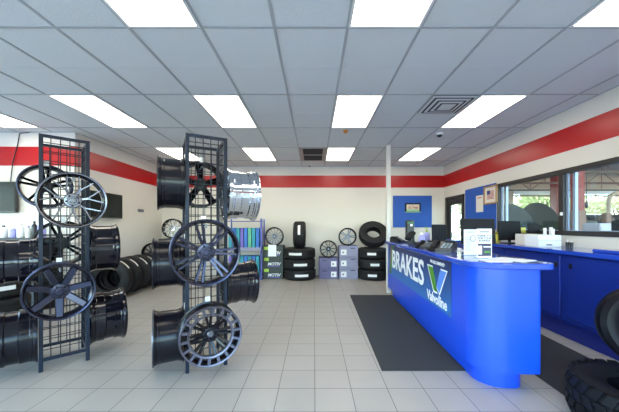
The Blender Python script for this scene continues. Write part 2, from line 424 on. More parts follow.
# ------------------------------------------------------------------ wheels
RIM = {}
def rim_mesh(Rr, W, m):
    k = ('rim', round(Rr, 3), round(W, 3), m.name)
    if k in RIM: return RIM[k]
    b = .015
    o = [(Rr, 0), (Rr, -.010), (Rr - b + .002, -.013), (Rr - b, -.030), (Rr - b - .006, -.034), (Rr - b - .006, -.050), (Rr - b - .010, -.056)] + ([(Rr - b - .010, -W * .30), (Rr - b - .020, -W * .33), (Rr - b - .020, -W * .58), (Rr - b - .008, -W * .61)] if W > .3 else [(Rr - b - .010, -W * .5)]) + [(Rr - b - .010, -W + .058),
         (Rr - b - .006, -W + .052), (Rr - b - .006, -W + .036), (Rr - b, -W + .032), (Rr - b + .002, -W + .013), (Rr, -W + .010), (Rr, -W)]
    i = [(Rr - .012, -W), (Rr - .022, -W + .01), (Rr - .028, -W + .03), (Rr - .034, -W * .5), (Rr - .036, -.056), (Rr - .028, -.040), (Rr - .022, -.012), (Rr - .014, -.001)]
    RIM[k] = MB().lathe(o + i, 56).mesh('rim_barrel', m, ang=.4); return RIM[k]
def bar(mb, r0, a0, r1, a1, w0, w1, z0, z1, th=.022):
    p = Vector((r0 * cos(a0), r0 * sin(a0), 0)); q = Vector((r1 * cos(a1), r1 * sin(a1), 0))
    d = (q - p).normalized(); n = Vector((-d.y, d.x, 0))
    def quad(c_, w, z):
        return [tuple(c_ + n * (-w / 2) + Vector((0, 0, z - th))), tuple(c_ + n * (w / 2) + Vector((0, 0, z - th))),
                tuple(c_ + n * (w * .36) + Vector((0, 0, z))), tuple(c_ - n * (w * .36) + Vector((0, 0, z)))]
    mb.hexa(quad(p, w0, z0), quad(q, w1, z1))
STY = {}
def spoke_mesh(style, Rr, zh, m):
    k = (style, round(Rr, 3), zh, m.name)
    if k in STY: return STY[k]
    b = MB(); rr = Rr - .03; h = Rr * .2; zr = -.02
    if style == 'seven': bar(b, h, 0, rr, 0, .066, .060, zh, zr, .03); n = 7
    elif style == 'five': bar(b, h, 0, rr * .6, 0, .05, .045, zh, (zh + zr) / 2, .03); bar(b, rr * .55, 0, rr, .14, .03, .022, (zh + zr) / 2, zr, .03); bar(b, rr * .55, 0, rr, -.14, .03, .022, (zh + zr) / 2, zr, .03); n = 5
    elif style == 'solid5': bar(b, h, 0, rr, 0, .065, .085, zh, zr, .03); n = 5
    elif style == 'pair5':
        for s in (-1, 1): bar(b, h, s * .25, rr, s * .13, .030, .026, zh, zr, .025)
        n = 5
    elif style == 'pair7':
        for s in (-1, 1): bar(b, h, s * .17, rr, s * .105, .027, .024, zh, zr, .028)
        bar(b, rr * .6, -.13, rr * .6, .13, .012, .012, (zh + zr) / 2 - .01, (zh + zr) / 2 - .01, .015); n = 7
    elif style == 'pair8':
        for s in (-1, 1): bar(b, h, s * .14, Rr * .72, s * .12, .024, .024, zh, zr - .012, .025)
        n = 8
    elif style == 'mesh':
        for s in (-1, 1):
            bar(b, h, s * .05, rr * .56, s * .04, .016, .013, zh, (zh + zr) * .5, .02)
            bar(b, rr * .50, s * .03, rr, s * .26, .013, .012, (zh + zr) * .5, zr, .02)
        n = 7
    elif style == 'ten': bar(b, h, 0, rr, .1, .028, .022, zh, zr, .02); n = 10
    elif style == 'thin12': bar(b, h, -.1, rr, .12, .014, .016, zh, zr, .018); n = 13
    elif style == 'turbine': bar(b, h, -.15, rr, .18, .018, .034, zh, zr, .018); n = 11
    STY[k] = (b.mesh('spoke', m, ang=.5), n); return STY[k]
def wheel(loc, axis, Rr, W, style, rim, face, label, zh=-.05, roll=0.0, group=None, cap=None, lip=None, windows=False, lugs=5):
    t = thing('alloy_wheel', label, 'wheel', group=group, mat=aim(loc, axis, roll))
    link('rim_barrel', rim_mesh(Rr, W, M[rim]), t)
    me, n = spoke_mesh(style, Rr, zh, M[face])
    for i in range(n): link('spoke', me, t, mat=rot(z=2 * pi * i / n))
    kk = ('hub', Rr, zh, face)
    if kk not in STY:
        h = Rr * .27
        b = MB(); b.solid([(h, zh - .05), (h, zh + .002), (h - .006, zh + .008), (h * .62, zh + .010), (h * .56, zh + .004), (h * .5, zh + .004)], 28)
        STY[kk] = b.mesh('hub', M[face])
    link('hub', STY[kk], t)
    kc = ('cap', Rr, zh, cap or face)
    if kc not in STY: STY[kc] = MB().solid([(Rr * .105, zh - .01), (Rr * .105, zh + .012), (Rr * .08, zh + .017)], 20).mesh('centre_cap', M[cap or face])
    link('centre_cap', STY[kc], t)
    kl = ('lug', Rr, zh)
    if kl not in STY: STY[kl] = MB().solid([(Rr * .034, zh - .004), (Rr * .034, zh + .0115)], 10).mesh('lug_hole', M['blacksoft'])
    for i in range(lugs): link('lug_hole', STY[kl], t, mat=rot(z=2 * pi * (i + .5) / lugs) @ T(Rr * .19, 0, 0))
    lip = lip or face
    if True:
        km = ('lip', Rr, lip)
        if km not in STY: STY[km] = MB().lathe([(Rr + .0015, -.006), (Rr - .004, .004), (Rr * .945, .001), (Rr * .925, -.014), (Rr - .014, -.012)], 56).mesh('outer_lip', M[lip])
        link('outer_lip', STY[km], t)
    if windows:
        kw = ('win', Rr)
        if kw not in STY:
            b = MB(); b.lathe([(Rr * .74, -.012), (Rr * .68, -.016), (Rr * .66, -.04), (Rr * .74, -.035)], 56)
            for i in range(18): bar(b, Rr * .72, 2 * pi * i / 18, Rr - .018, 2 * pi * i / 18, .026, .030, -.012, -.006, .02)
            STY[kw] = b.mesh('window_ring', M[lip or face], ang=.5)
        link('window_ring', STY[kw], t)
    return t

# ------------------------------------------------------------------ display racks
def rack(A, B, depth, label, grp=None):
    A = Vector((*A, 0)); B = Vector((*B, 0)); w = (B - A).length; ex = (B - A).normalized(); ey = Vector((-ex.y, ex.x, 0))
    m = Matrix(((ex.x, ey.x, 0, A.x), (ex.y, ey.y, 0, A.y), (0, 0, 1, 0), (0, 0, 0, 1)))
    t = thing('wheel_rack', label, 'display rack', mat=m); H = 2.235
    for x, y in ((0, 0), (w, 0), (0, depth), (w, depth)):
        put('post', MB().bbox(x - .016, x + .016, y - .016, y + .016, 0, H, .003), M['rack'], t)
    def side(p, q, off):
        p = Vector(p); q = Vector(q); L = (q - p).length; d = (q - p).normalized()
        g = MB(); n = max(3, round(L / .075))
        for i in range(1, n): g.tube(p + d * L * i / n + Vector((0, 0, .12)), p + d * L * i / n + Vector((0, 0, H - .02)), .0042, 5)
        z = .2
        while z < H - .03: g.tube(p + Vector((0, 0, z)), q + Vector((0, 0, z)), .0042, 5); z += .098
        put('wire_grid', g, M['wire'], t)
        for z in (.11, H - .014): 
            g = MB(); n_ = Vector((-d.y, d.x, 0)) * .012; u = Vector((0, 0, .014))
            a = p + Vector((0, 0, z)) + d * .016; b = q + Vector((0, 0, z)) - d * .016
            g.hexa([tuple(a - n_ - u), tuple(a + n_ - u), tuple(a + n_ + u), tuple(a - n_ + u)], [tuple(b - n_ - u), tuple(b + n_ - u), tuple(b + n_ + u), tuple(b - n_ + u)])
            put('rail', g, M['rack'], t, smooth=False)
    side((0, 0, 0), (w, 0, 0), 0); side((0, depth, 0), (w, depth, 0), 0); side((0, 0, 0), (0, depth, 0), 0); side((w, 0, 0), (w, depth, 0), 0)
    def hang(side_, z, s, Rr, W, lat=0.0, **kw):
        if side_ == 'f': n = Vector((0, -1, 0)); c_ = Vector((w / 2 + lat, 0, 0))
        if side_ == 'b': n = Vector((0, 1, 0)); c_ = Vector((w / 2 + lat, depth, 0))
        if side_ == 'l': n = Vector((-1, 0, 0)); c_ = Vector((0, depth / 2 + lat, 0))
        if side_ == 'r': n = Vector((1, 0, 0)); c_ = Vector((w, depth / 2 + lat, 0))
        # hook arm reaches inside the top of the barrel
        zt = z + Rr - .072
        a = c_ + Vector((0, 0, zt)); b = a + n * (s - .04)
        put('wheel_hook', MB().tube(a, b, .009, 8).tube(b, b + Vector((0, 0, .03)), .009, 8), M['greyalloy'], t)
        pc = c_ + Vector((0, 0, z + Rr + .005)) + n * .012; tv_ = Vector((-n.y, n.x, 0)) * .022; hh = Vector((0, 0, .03)); nn = n * .003
        put('hook_plate', MB().hexa([tuple(pc - tv_ - hh - nn), tuple(pc + tv_ - hh - nn), tuple(pc + tv_ - hh + nn), tuple(pc - tv_ - hh + nn)], [tuple(pc - tv_ + hh - nn), tuple(pc + tv_ + hh - nn), tuple(pc + tv_ + hh + nn), tuple(pc - tv_ + hh + nn)]), M['whitegloss'], t, smooth=False)
        wl = m @ (c_ + n * s + Vector((0, 0, z))); ax = m.to_3x3() @ n
        return wheel(wl, ax, Rr, W, **kw)
    return t, hang
tr, h2 = rack((-1.18, 2.675), (-.875, 2.837), .43, 'tall black wire-grid wheel rack in the middle of the floor')
G2 = 'wheels hung on the middle rack'; G1 = 'wheels hung on the left rack'
h2('f', 1.135, .245, .295, .19, lat=-.035, style='pair7', rim='gun', face='gun', zh=-.05, roll=.0, label='large gunmetal wheel with paired spokes facing forward on the middle rack', group=G2)
h2('f', .395, .262, .265, .205, lat=.004, style='pair8', rim='satin', face='satin', zh=-.075, lip='machined', windows=True, lugs=8, cap='greyalloy', roll=.1,
   label='black off-road wheel with a machined ring of pockets, lowest front of the middle rack', group=G2)
h2('l', 1.78, .245, .26, .225, lat=-.03, style='five', rim='satin', face='satin', label='black wheel barrel seen side on at the upper left of the middle rack', group=G2)
h2('l', 1.01, .285, .245, .265, style='five', rim='satin', face='satin', label='black wheel barrel half hidden left of the large gunmetal wheel', group=G2)
h2('l', .30, .285, .265, .265, lat=.01, style='five', rim='satin', face='satin', lip='greyalloy', label='black wheel barrel lowest on the left of the middle rack', group=G2)
h2('r', 1.70, .33, .275, .305, lat=-.04, style='five', rim='chrome', face='chrome', label='polished chrome deep barrel wheel on the right side of the middle rack', group=G2)
h2('r', .765, .335, .24, .31, style='five', rim='blackgloss', face='blackgloss', label='gloss black deep wheel on the right side of the middle rack', group=G2)
h2('b', 1.835, .255, .255, .19, lat=.004, style='solid5', rim='satin', face='satin', cap='silver', zh=-.12, roll=.3, label='black five spoke wheel seen through the top of the middle rack', group=G2)
tr, h1 = rack((-2.56, 2.69), (-2.31, 2.93), .43, 'tall black wire-grid wheel rack at the left of the photo')
h1('f', 1.61, .235, .26, .18, lat=.045, style='mesh', rim='satin', face='machsilver', lip='machsilver', zh=-.055, roll=.22, label='bright machined mesh spoke wheel facing forward at the top of the left rack', group=G1)
h1('f', .77, .235, .258, .18, lat=-.045, style='seven', rim='gun', face='gun', zh=-.05, roll=.2, label='gunmetal seven spoke wheel facing forward low on the left rack', group=G1)
h1('r', 1.13, .265, .265, .245, lat=-.03, style='five', rim='blackgloss', face='blackgloss', label='gloss black wheel barrel, upper right side of the left rack', group=G1)
h1('r', .375, .335, .285, .31, style='five', rim='blackgloss', face='blackgloss', label='gloss black deep wheel barrel, lower right side of the left rack', group=G1)
h1('l', 1.03, .34, .23, .32, style='five', rim='blackgloss', face='blackgloss', label='gloss black wheel barrel, middle left side of the left rack at the photo edge', group=G1)
h1('l', .315, .34, .275, .32, style='five', rim='satin', face='satin', label='large black wheel barrel, lowest on the left side of the left rack', group=G1)
h1('b', 1.80, .25, .228, .19, lat=-.13, style='pair5', rim='gun', face='satin', lip='gun', zh=-.08, roll=.3, label='dark five pair spoke wheel behind the top of the left rack', group=G1)
h1('b', 1.18, .25, .25, .19, lat=.004, style='pair5', rim='satin', face='satin', cap='silver', zh=-.08, label='black wheel with a silver cap seen through the middle of the left rack', group=G1)

# ------------------------------------------------------------------ tyres
TY = {}
def tyre_mesh(Rr, W, hr, blocks=0, m='rubber'):
    k = (Rr, W, hr, blocks)
    if k in TY: return TY[k]
    h = W / 2; prof = []
    gro = [-.5, -.17, .17, .5]; tw = W * .40
    zs = []
    prof += [(hr, -h * .72), (hr + .012, -h * .80), (hr + (Rr - hr) * .35, -h * .97), (hr + (Rr - hr) * .6, -h), (Rr - .035, -h * .93), (Rr - .012, -tw - .004)]
    shoulder_lo = len(prof) - 1
    prof.append((Rr - .002, -tw * .86))
    for g_ in gro:
        z = g_ * tw * 1.3
        prof += [(Rr, z - .006), (Rr - .008, z - .004), (Rr - .008, z + .004), (Rr, z + .006)]
    prof.append((Rr - .002, tw * .86)); prof.append((Rr - .012, tw + .004)); hi = len(prof) - 1
    prof += [(Rr - .035, h * .93), (hr + (Rr - hr) * .6, h), (hr + (Rr - hr) * .35, h * .97), (hr + .012, h * .80), (hr, h * .72),
             (hr + .02, h * .6), (Rr - .03, h * .7), (Rr - .03, -h * .7), (hr + .02, -h * .6)]
    b = MB()
    def rf(i, kk, r):
        if kk in (shoulder_lo, hi, shoulder_lo + 1, hi - 1) and i % 2: return r - .005
        return r
    b.lathe(prof, 96, rf=rf)
    if blocks:
        for row, (z0, z1, off) in enumerate(((-h * .98, -h * .60, 0), (-h * .52, -h * .08, .5), (h * .02, h * .46, .1), (h * .54, h * .98, .6))):
            for i in range(blocks):
                a = 2 * pi * (i + off) / blocks; da = 2 * pi / blocks * .38; sk = .03 * (1 if row % 2 else -1)
                ri = Rr - .012; edge = .03
                def P(r, aa, z): return (r * cos(aa), r * sin(aa), z)
                ra = Rr + (.014 if row not in (0,) else -.006); rb = Rr + (.014 if row not in (3,) else -.006)
                rli = ri - (.03 if row == 0 else 0); rhi = ri - (.03 if row == 3 else 0)
                b.add([P(rli, a - da - sk, z0), P(rli, a + da - sk, z0), P(ra, a + da * .9 - sk, z0), P(ra, a - da * .9 - sk, z0),
                       P(rhi, a - da + sk, z1), P(rhi, a + da + sk, z1), P(rb, a + da * .9 + sk, z1), P(rb, a - da * .9 + sk, z1)],
                      [(3, 2, 1, 0), (4, 5, 6, 7), (0, 1, 5, 4), (1, 2, 6, 5), (2, 3, 7, 6), (3, 0, 4, 7)])
    TY[k] = b.mesh('tyre', M[m], ang=.5); return TY[k]
def tyre(loc, axis, Rr, W, hr, label, sticker=None, group=None, roll=0, m='rubber', blocks=0, st_w=.1, st_len=.26, printed=True):
    o = link('tyre', tyre_mesh(Rr, W, hr, blocks, m)); o.matrix_world = aim(loc, axis, roll)
    tag(o, label, 'tyre', group)
    if sticker is not None:                                        # angle about local Z where the paper label sits
        zc = 0; n = 8; b = MB(); half = st_len / Rr / 2; r0 = Rr + .0015
        a0 = sticker - half; vs = []; fs = []
        for i in range(n + 1):
            a = a0 + 2 * half * i / n
            vs += [(r0 * cos(a), r0 * sin(a), zc - st_w / 2), (r0 * cos(a), r0 * sin(a), zc + st_w / 2),
                   ((r0 + .001) * cos(a), (r0 + .001) * sin(a), zc + st_w / 2), ((r0 + .001) * cos(a), (r0 + .001) * sin(a), zc - st_w / 2)]
        for i in range(n):
            for q in range(4): fs.append((i * 4 + q, i * 4 + (q + 1) % 4, i * 4 + 4 + (q + 1) % 4, i * 4 + 4 + q))
        fs += [(0, 1, 2, 3), tuple(n * 4 + q for q in (3, 2, 1, 0))]
        st = put('paper_label', b.add(vs, fs), M['label'], o); st['label'] = 'white paper tread label'
    return o
Z = (0, 0, 1)
# stack 1 (left of centre on the back wall)
pos = ['bottom', 'middle', 'top']
for i in range(3):
    tyre((-.375 + (.01, -.005, .0)[i], 7.50, .135 + .268 * i), Z, .41, .262, .22, 'black tyre, %s of the stack of three left of centre at the back wall' % pos[i],
         sticker=-pi / 2 + (.15, .12, -.25)[i] , group='tyres stacked at the back wall', st_w=.062, st_len=.34)
tyre((-.375, 7.50, .804 + .345), (1, 0, 0), .345, .31, .2, 'upright tyre standing tread-on atop the left stack of three', sticker=pi - .38, st_w=.06, st_len=.26)
# stack 2 (right, by the counter)
for i in range(3):
    tyre((1.545 + (.0, .012, -.006)[i], 7.50, .135 + .268 * i), Z, .395, .262, .22, 'black tyre, %s of the stack of three beside the counter end' % pos[i],
         sticker=-pi / 2 + (-.25, -.12, -.28)[i], group='tyres stacked at the back wall', st_w=.062, st_len=.22)
tyre((1.55, 7.50, .804 + .352), (-.05, -.77, .64), .375, .25, .175, 'tyre leaning with its open side forward atop the stack beside the counter end')

# row of tyres along the left wall
for i in range(5):
    y = 5.42 + .30 * i
    tyre((-3.845 - .01 * (i % 2), y, .37), (.20, -.98, 0), .37, .255, .2,
         ['black tyre standing at the near end of the row along the left wall', 'black tyre second from the near end of the left wall row', 'black tyre third from the near end of the left wall row',
          'black tyre fourth from the near end of the left wall row', 'black tyre at the far end of the left wall row'][i],
         sticker=R(47), group='tyres standing along the left wall', st_w=.05, st_len=.20)
# stack at the far left edge
for i in range(3):
    tyre((-4.00, 3.55, .128 + .25 * i), Z, .36, .245, .2, 'dark tyre, %s of the stack at the left photo edge behind the rack' % pos[i],
         sticker=-pi / 2 + .75 if i == 2 else None, group='tyres stacked at the left edge', st_w=.05, st_len=.5)
# near right corner
tyre((2.25, 1.94, .15), Z, .405, .29, .19, 'large knobbly off-road tyre lying flat in the near right corner', m='rubberblue', blocks=30)
mt = tyre((2.485, 2.10, .628), (-.62, -.78, .16), .306, .25, .18, 'glossy black mounted tyre and wheel standing on the off-road tyre at the right edge', m='glossrubber')
link('rim_barrel', rim_mesh(.185, .22, M['blacksoft']), mt, mat=T(0, 0, .10))
_m, _n = spoke_mesh('seven', .185, -.03, M['blacksoft'])
for i in range(_n): link('spoke', _m, mt, mat=T(0, 0, .10) @ rot(z=2 * pi * i / _n))
put('hub', MB().solid([(.05, 0), (.05, .06), (.03, .07)], 20), M['blackgloss'], mt)

# ------------------------------------------------------------------ boxes and small wheels at the back wall
def carton(x0, x1, y, d, z0, h, m, label, group, kind):
    t = thing('wheel_carton', label, 'box', ((x0 + x1) / 2, y, z0), group); w = (x1 - x0) / 2
    put('carton_body', MB().bbox(-w, w, 0, d, 0, h, .004), M[m], t)
    put('lid_tape', MB().box(-w + .01, w - .01, -.0015, .0, h - .035, h - .03).box(-.03, .03, .002, d - .002, h, h + .001), M['boxprint'], t, smooth=False)
    if kind == 'motiv':
        put('lime_tag', MB().box(-w + .03, -w + .15, -.003, -.001, h - .10, h - .02), M['lime'], t, smooth=False)
        link('lettering', text_mesh('lettering', 'MOTIV', .105, M['lettering'], .001, .003, 1.0, shear=.2), t, mat=T(.025, -.003, .10) @ UP)
        put('underline', MB().box(-.14, .17, -.003, -.001, .035, .055), M['violet'], t, smooth=False)
    else:
        s = kind
        put('shipping_label', MB().box(s * w * .52 - .07, s * w * .52 + .07, -.003, -.001, .05, .19), M['label'], t, smooth=False)
        put('print_mark', MB().box(s * w * .52 - .035, s * w * .52 - .002, -.005, -.0032, .095, .14), M['boxprint'], t, smooth=False)
        put('handle_slot', MB().box(-s * w * .45 - .06, -s * w * .45 + .06, -.002, 0, h - .075, h - .05), M['boxprint'], t, smooth=False)
    return t
for i in range(3):
    carton(-1.32, -.80, 7.42, .5, .285 * i, .282, 'motiv', ['bottom', 'middle', 'top'][i] + ' dark green-grey wheel carton with white lettering and lime tag, left of the tyre stack', 'dark wheel cartons', 'motiv')
o = put('paper_sheet', MB().box(-.105, .105, -.003, -.001, -.15, .15), M['white'], loc=(-1.08, 7.412, .735), smooth=False)
tag(o, 'white paper sheet taped to the top dark wheel carton', 'paper')
for i in range(2):
    carton(.135, .63, 7.42, .5, .27 * i, .267, 'purplebox', ['lower', 'upper'][i] + ' purple-grey wheel carton in the short stack of two', 'purple-grey cartons', 1)
for i in range(3):
    carton(.655, 1.14, 7.42, .5, .285 * i, .282, 'greybox', ['bottom', 'middle', 'top'][i] + ' pale lilac-grey wheel carton in the stack of three right of centre', 'lilac-grey cartons', -1)
BX = (0, -1, .10)
wheel((-1.045, 7.52, .858 + .246), BX, .24, .18, 'thin12', 'satin', 'greyalloy', 'thin spoke wheel with a dark rim standing on the dark green-grey cartons', zh=-.02, lip='satin')
wheel((.38, 7.52, .54 + .228), BX, .228, .18, 'ten', 'satin', 'satin', 'black ten spoke wheel standing on the short stack of purple-grey cartons', zh=-.02, cap='greyalloy', lip='satin')
wheel((.885, 7.52, .858 + .236), BX, .232, .18, 'pair5', 'satin', 'greyalloy', 'grey paired spoke wheel with a dark rim standing on the lilac-grey cartons', zh=-.02, lip='satin')
# cartons and wheels in the back left corner
for i in range(4):
    carton(-3.95, -3.42, 7.28, .5, .262 * i, .259, 'motiv', ['bottom', 'second', 'third', 'top'][i] + ' dark carton in the corner stack behind the middle rack barrels', 'corner cartons', 1)
wheel((-3.69, 7.45, 1.047 + .262), (.1, -1, .10), .255, .18, 'turbine', 'satin', 'silver', 'silver turbine spoke wheel standing on the corner cartons', zh=-.02, lip='satin')
for i in range(2):
    carton(-4.2, -3.72, 7.28 - .37, .36, .24 * i, .237, 'motiv', ['lower', 'upper'][i] + ' dark carton at the end of the left wall tyre row', 'low corner cartons', 1)
wheel((-3.98, 7.03, .478 + .24), (.15, -1, .08), .235, .16, 'ten', 'satin', 'satin', 'small black wheel against the left wall behind the tyre row', zh=-.02, lip='satin')

# blue shelving unit
t = thing('shelf_unit', 'blue-violet steel shelf unit with rows of slim cartons by the back wall', 'shelf', (-1.78, 7.30, 0))
SX = .44
for x in (-SX, SX):
    for y in (0, .42): put('upright', MB().tube((x, y, 0), (x, y, 1.56), .028 if x > 0 and y == 0 else .02, 12), M['shelfblue'], t)
for z in (.10, .80, 1.50): put('shelf_board', MB().bbox(-SX, SX, -.01, .43, z - .03 if z < 1.4 else z - .02, z, .004), M['shelfblue'], t)
put('shelf_ledge', MB().bbox(-SX, SX, -.045, -.012, .74, .83, .004), M['greybox'], t)
cyc = ['teal', 'blu2', 'teal', 'pur2', 'blu2', 'grn2', 'teal', 'blu2']
nm = dict(teal='teal', blu2='bright blue', pur2='purple', grn2='green')
ordn = ['first', 'second', 'third', 'fourth', 'fifth', 'sixth', 'seventh', 'eighth']
for row, z in enumerate((.80, .10)):
    for k in range(8):
        c_ = cyc[(k + 3 * row) % 8]; x = -SX + .055 + k * .1; hh = .52 if row == 0 else .5
        o = put('slim_carton', MB().bbox(-.042, .042, 0, .32, 0, hh, .006), M[c_], loc=(-1.78 + x + .02, 7.33, z))
        tag(o, '%s upright slim carton, %s from left on the %s shelf of the blue unit' % (nm[c_], ordn[k], ['upper', 'lower'][row]), 'box', 'slim cartons on the blue shelf')

# ------------------------------------------------------------------ wall things
def tv(loc, rz, w, h, label, tilt=0):
    t = thing('television', label, 'television', mat=Matrix.Translation(loc) @ rot(z=rz) @ rot(x=tilt))
    put('housing', MB().bbox(-w / 2, w / 2, -.02, .03, -h / 2, h / 2, .006), M['black'], t)
    put('screen', MB().box(-w / 2 + .012, w / 2 - .012, -.023, -.0205, -h / 2 + .025, h / 2 - .012), M['screen'], t, smooth=False)
    put('wall_bracket', MB().box(-.1, .1, .03, .07, -.1, .1), M['blacksoft'], t, smooth=False)
tv((-5.64, 4.998, 1.87), 0, .92, .54, 'black television on the far left wall above the bottles', R(0))
tv((XL + .072, 5.74, 1.78), pi / 2, .90, .51, 'black television on the left wall behind the left rack')
o = put('television_cable', MB().path([(-5.0, 5.05, 3.02), (-5.18, 5.05, 3.0), (-5.22, 5.055, 2.8), (-5.30, 5.05, 2.5), (-5.34, 5.05, 2.15)], .007), M['cord'])
tag(o, 'thin black cable dropping from the ceiling to the far left television', 'cable')
o = put('thermostat', MB().bbox(0, .02, -.11, .11, -.035, .035, .004), M['greyalloy'], loc=(XL, 6.98, 1.745))
tag(o, 'small dark thermostat box on the left wall above the tyres', 'thermostat')

# cabinet with bottles, far left
t = thing('display_cabinet', 'black storage cabinet against the far left wall with bottles on top', 'cabinet', (-4.95, 4.55, 0))
put('cabinet_body', MB().box(-.55, .55, .0, .48, .0, 1.14), M['blacksoft'], t, smooth=False)
put('cabinet_top', MB().bbox(-.57, .57, -.03, .5, 1.14, 1.18), M['black'], t)
for k in range(2):
    for j in range(2):
        a = put('drawer', MB().bbox(-.53 + k * .54, -.01 + k * .54, -.02, 0, .10 + j * .52, .58 + j * .54, .004), M['black'], t)
        put('handle', MB().tube((-.36 + k * .54, -.04, .45 + j * .52), (-.18 + k * .54, -.04, .45 + j * .52), .008).tube((-.36 + k * .54, -.04, .45 + j * .52), (-.36 + k * .54, -.02, .45 + j * .52), .008).tube((-.18 + k * .54, -.04, .45 + j * .52), (-.18 + k * .54, -.02, .45 + j * .52), .008), M['greyalloy'], a)
def bottle(x, y, z, r, h, m, cap, label, group=None, pump=False):
    t = thing('bottle', label, 'bottle', (x, y, z), group)
    put('bottle_body', MB().solid([(r * .9, 0), (r, .01), (r, h * .68), (r * .85, h * .76), (r * .35, h * .84), (r * .35, h * .86)], 20), M[m], t)
    c_ = MB().solid([(r * .42, h * .86), (r * .42, h)], 14)
    if pump: c_.tube((0, 0, h), (0, 0, h * 1.12), r * .12).bbox(-r * 1.0, r * .25, -r * .2, r * .2, h * 1.1, h * 1.17, .002)
    put('cap', c_, M[cap], t)
bl = [(-5.06, .05, .20, 'whitegloss', 'black', 'stout white bottle with black cap, leftmost on the black cabinet'), (-4.90, .045, .17, 'lilac', 'whitegloss', 'small lilac bottle on the black cabinet'),
      (-4.78, .05, .23, 'whitegloss', 'whitegloss', 'white rounded bottle in the middle of the cabinet top'), (-4.66, .04, .19, 'whitegloss', 'lilac', 'narrow white bottle beside the dark spray bottle'),
      (-4.56, .035, .27, 'black', 'black', 'tall dark spray bottle on the black cabinet'), (-4.44, .055, .26, 'lilac', 'whitegloss', 'tall pale lilac bottle, rightmost on the black cabinet')]
for x, r, h, m, cp, lb in bl: bottle(x, 4.68, 1.18, r, h, m, cp, lb, 'bottles on the black cabinet')

# blue boards
o = put('wall_board', MB().box(2.19, 3.265, YB - .02, YB, 1.33, 2.21), M['bluepanel'], smooth=False)
tag(o, 'blue board on the back wall behind the counter', 'board')
t = thing('licence_plate', 'framed licence plate on the blue back wall board', 'licence plate', (2.735, YB - .021, 1.87))
put('plate_frame', MB().bbox(-.22, .22, -.012, 0, -.125, .135, .004), M['blacksoft'], t)
put('plate', MB().box(-.175, .175, -.016, -.0125, -.04, .095), M['plate'], t, smooth=False)
put('plate_base', MB().box(-.175, .175, -.016, -.0125, -.10, -.04).box(-.225, .225, -.018, -.0125, -.125, -.108), M['plategreen'], t, smooth=False)
put('print', MB().box(-.13, -.04, -.0175, -.0162, -.015, .01).box(-.11, -.07, -.0175, -.0162, .03, .05).box(.02, .05, -.0175, -.0162, -.005, .03).box(.06, .14, -.0175, -.0162, -.02, .02).box(-.012, .0, -.0175, -.0162, -.02, .08), M['red'], t, smooth=False)
o = put('wall_board', MB().box(XR - .02, XR, 5.66, 6.80, 1.30, 2.22), M['bluepanel'], smooth=False)
tag(o, 'blue board on the right wall between the door and the window', 'board')
o = put('price_sheet', MB().box(XR - .026, XR - .0215, 6.07, 6.33, 1.67, 2.03), M['picture'], smooth=False)
tag(o, 'cream paper sheet pinned on the right blue board', 'paper')
put('header_print', MB().box(XR - .0275, XR - .0265, 6.12, 6.28, 1.97, 1.99), M['red'], o, smooth=False)
t = thing('framed_flag_picture', 'wooden framed picture of a striped flag hung on the right blue board', 'picture', (XR - .022, 5.80, 2.00))
g = MB(); a = .215; b = .185
for q in ((-a, a, b - .03, b), (-a, a, -b, -b + .03), (-a, -a + .03, -b, b), (a - .03, a, -b, b)): g.bbox(-.03, 0, q[0], q[1], q[2], q[3], .003)
put('frame', g, M['wood'], t); put('mount', MB().box(-.012, -.008, -a + .03, a - .03, -b + .03, b - .03), M['picture'], t, smooth=False)
g = MB()
for i in range(7): g.box(-.016, -.0125, -.11, .11, -.085 + i * .025, -.072 + i * .025)
put('flag_stripes', g, M['red'], t, smooth=False); put('flag_canton', MB().box(-.018, -.0165, .01, .11, .01, .092), M['navy'], t, smooth=False)

# ------------------------------------------------------------------ mats
def floor_mat_obj(cx, y0, y1, w, lean, label):
    g = MB(); n = 2
    g.prism([(cx, y0), (cx + w, y0), (cx + w + lean, y1), (cx + lean, y1)], .0, .008)
    o = put('floor_mat', g, M['mat'], smooth=False); tag(o, label, 'mat')
floor_mat_obj(.64, 2.71, 5.67, .90, .07, 'long charcoal ribbed mat on the tiles in front of the blue counter')
floor_mat_obj(2.01, 1.9, 4.9, .80, .09, 'charcoal ribbed mat in the aisle behind the blue counter')

# ------------------------------------------------------------------ reception counter (local x across, y away from the camera)
CA = R(-2.0)
CM = T(1.345, 2.335, 0) @ rot(z=CA); CL = 3.33
t = thing('reception_counter', 'long bright blue reception counter with a rounded near corner', 'counter', mat=CM)
def outline(x0, x1, y0, y1, r, r2, n=12):
    p = []
    for i in range(n + 1): a = pi + pi / 2 * i / n; p.append((x0 + r + r * cos(a), y0 + r + r * sin(a)))
    for i in range(n + 1): a = -pi / 2 + pi / 2 * i / n; p.append((x1 - r2 + r2 * cos(a), y0 + r2 + r2 * sin(a)))
    return p + [(x1, y1), (x0, y1)]
def band(mb, layers):                                             # stack of outlines
    n = len(layers[0][0]); vs = []; fs = []
    for p, z in layers: vs += [(x, y, z) for x, y in p]
    for k in range(len(layers) - 1):
        for i in range(n): j = (i + 1) % n; fs.append((k * n + i, k * n + j, k * n + n + j, k * n + n + i))
    fs.append(tuple(reversed(range(n)))); fs.append(tuple(range((len(layers) - 1) * n, len(layers) * n)))
    return mb.add(vs, fs)
put('body', band(MB(), [(outline(0, .50, 0, CL, .24, .03), .17), (outline(0, .50, 0, CL, .24, .03), 1.022)]), M['blue'], t)
put('toe_kick', band(MB(), [(outline(.075, .44, .10, CL - .05, .2, .10), 0), (outline(.075, .44, .10, CL - .05, .2, .10), .17)]), M['blue'], t)
def ol(e): return outline(-.045 + e, .58 - e, -.06 + e, CL + .04 - e, .26, .07)
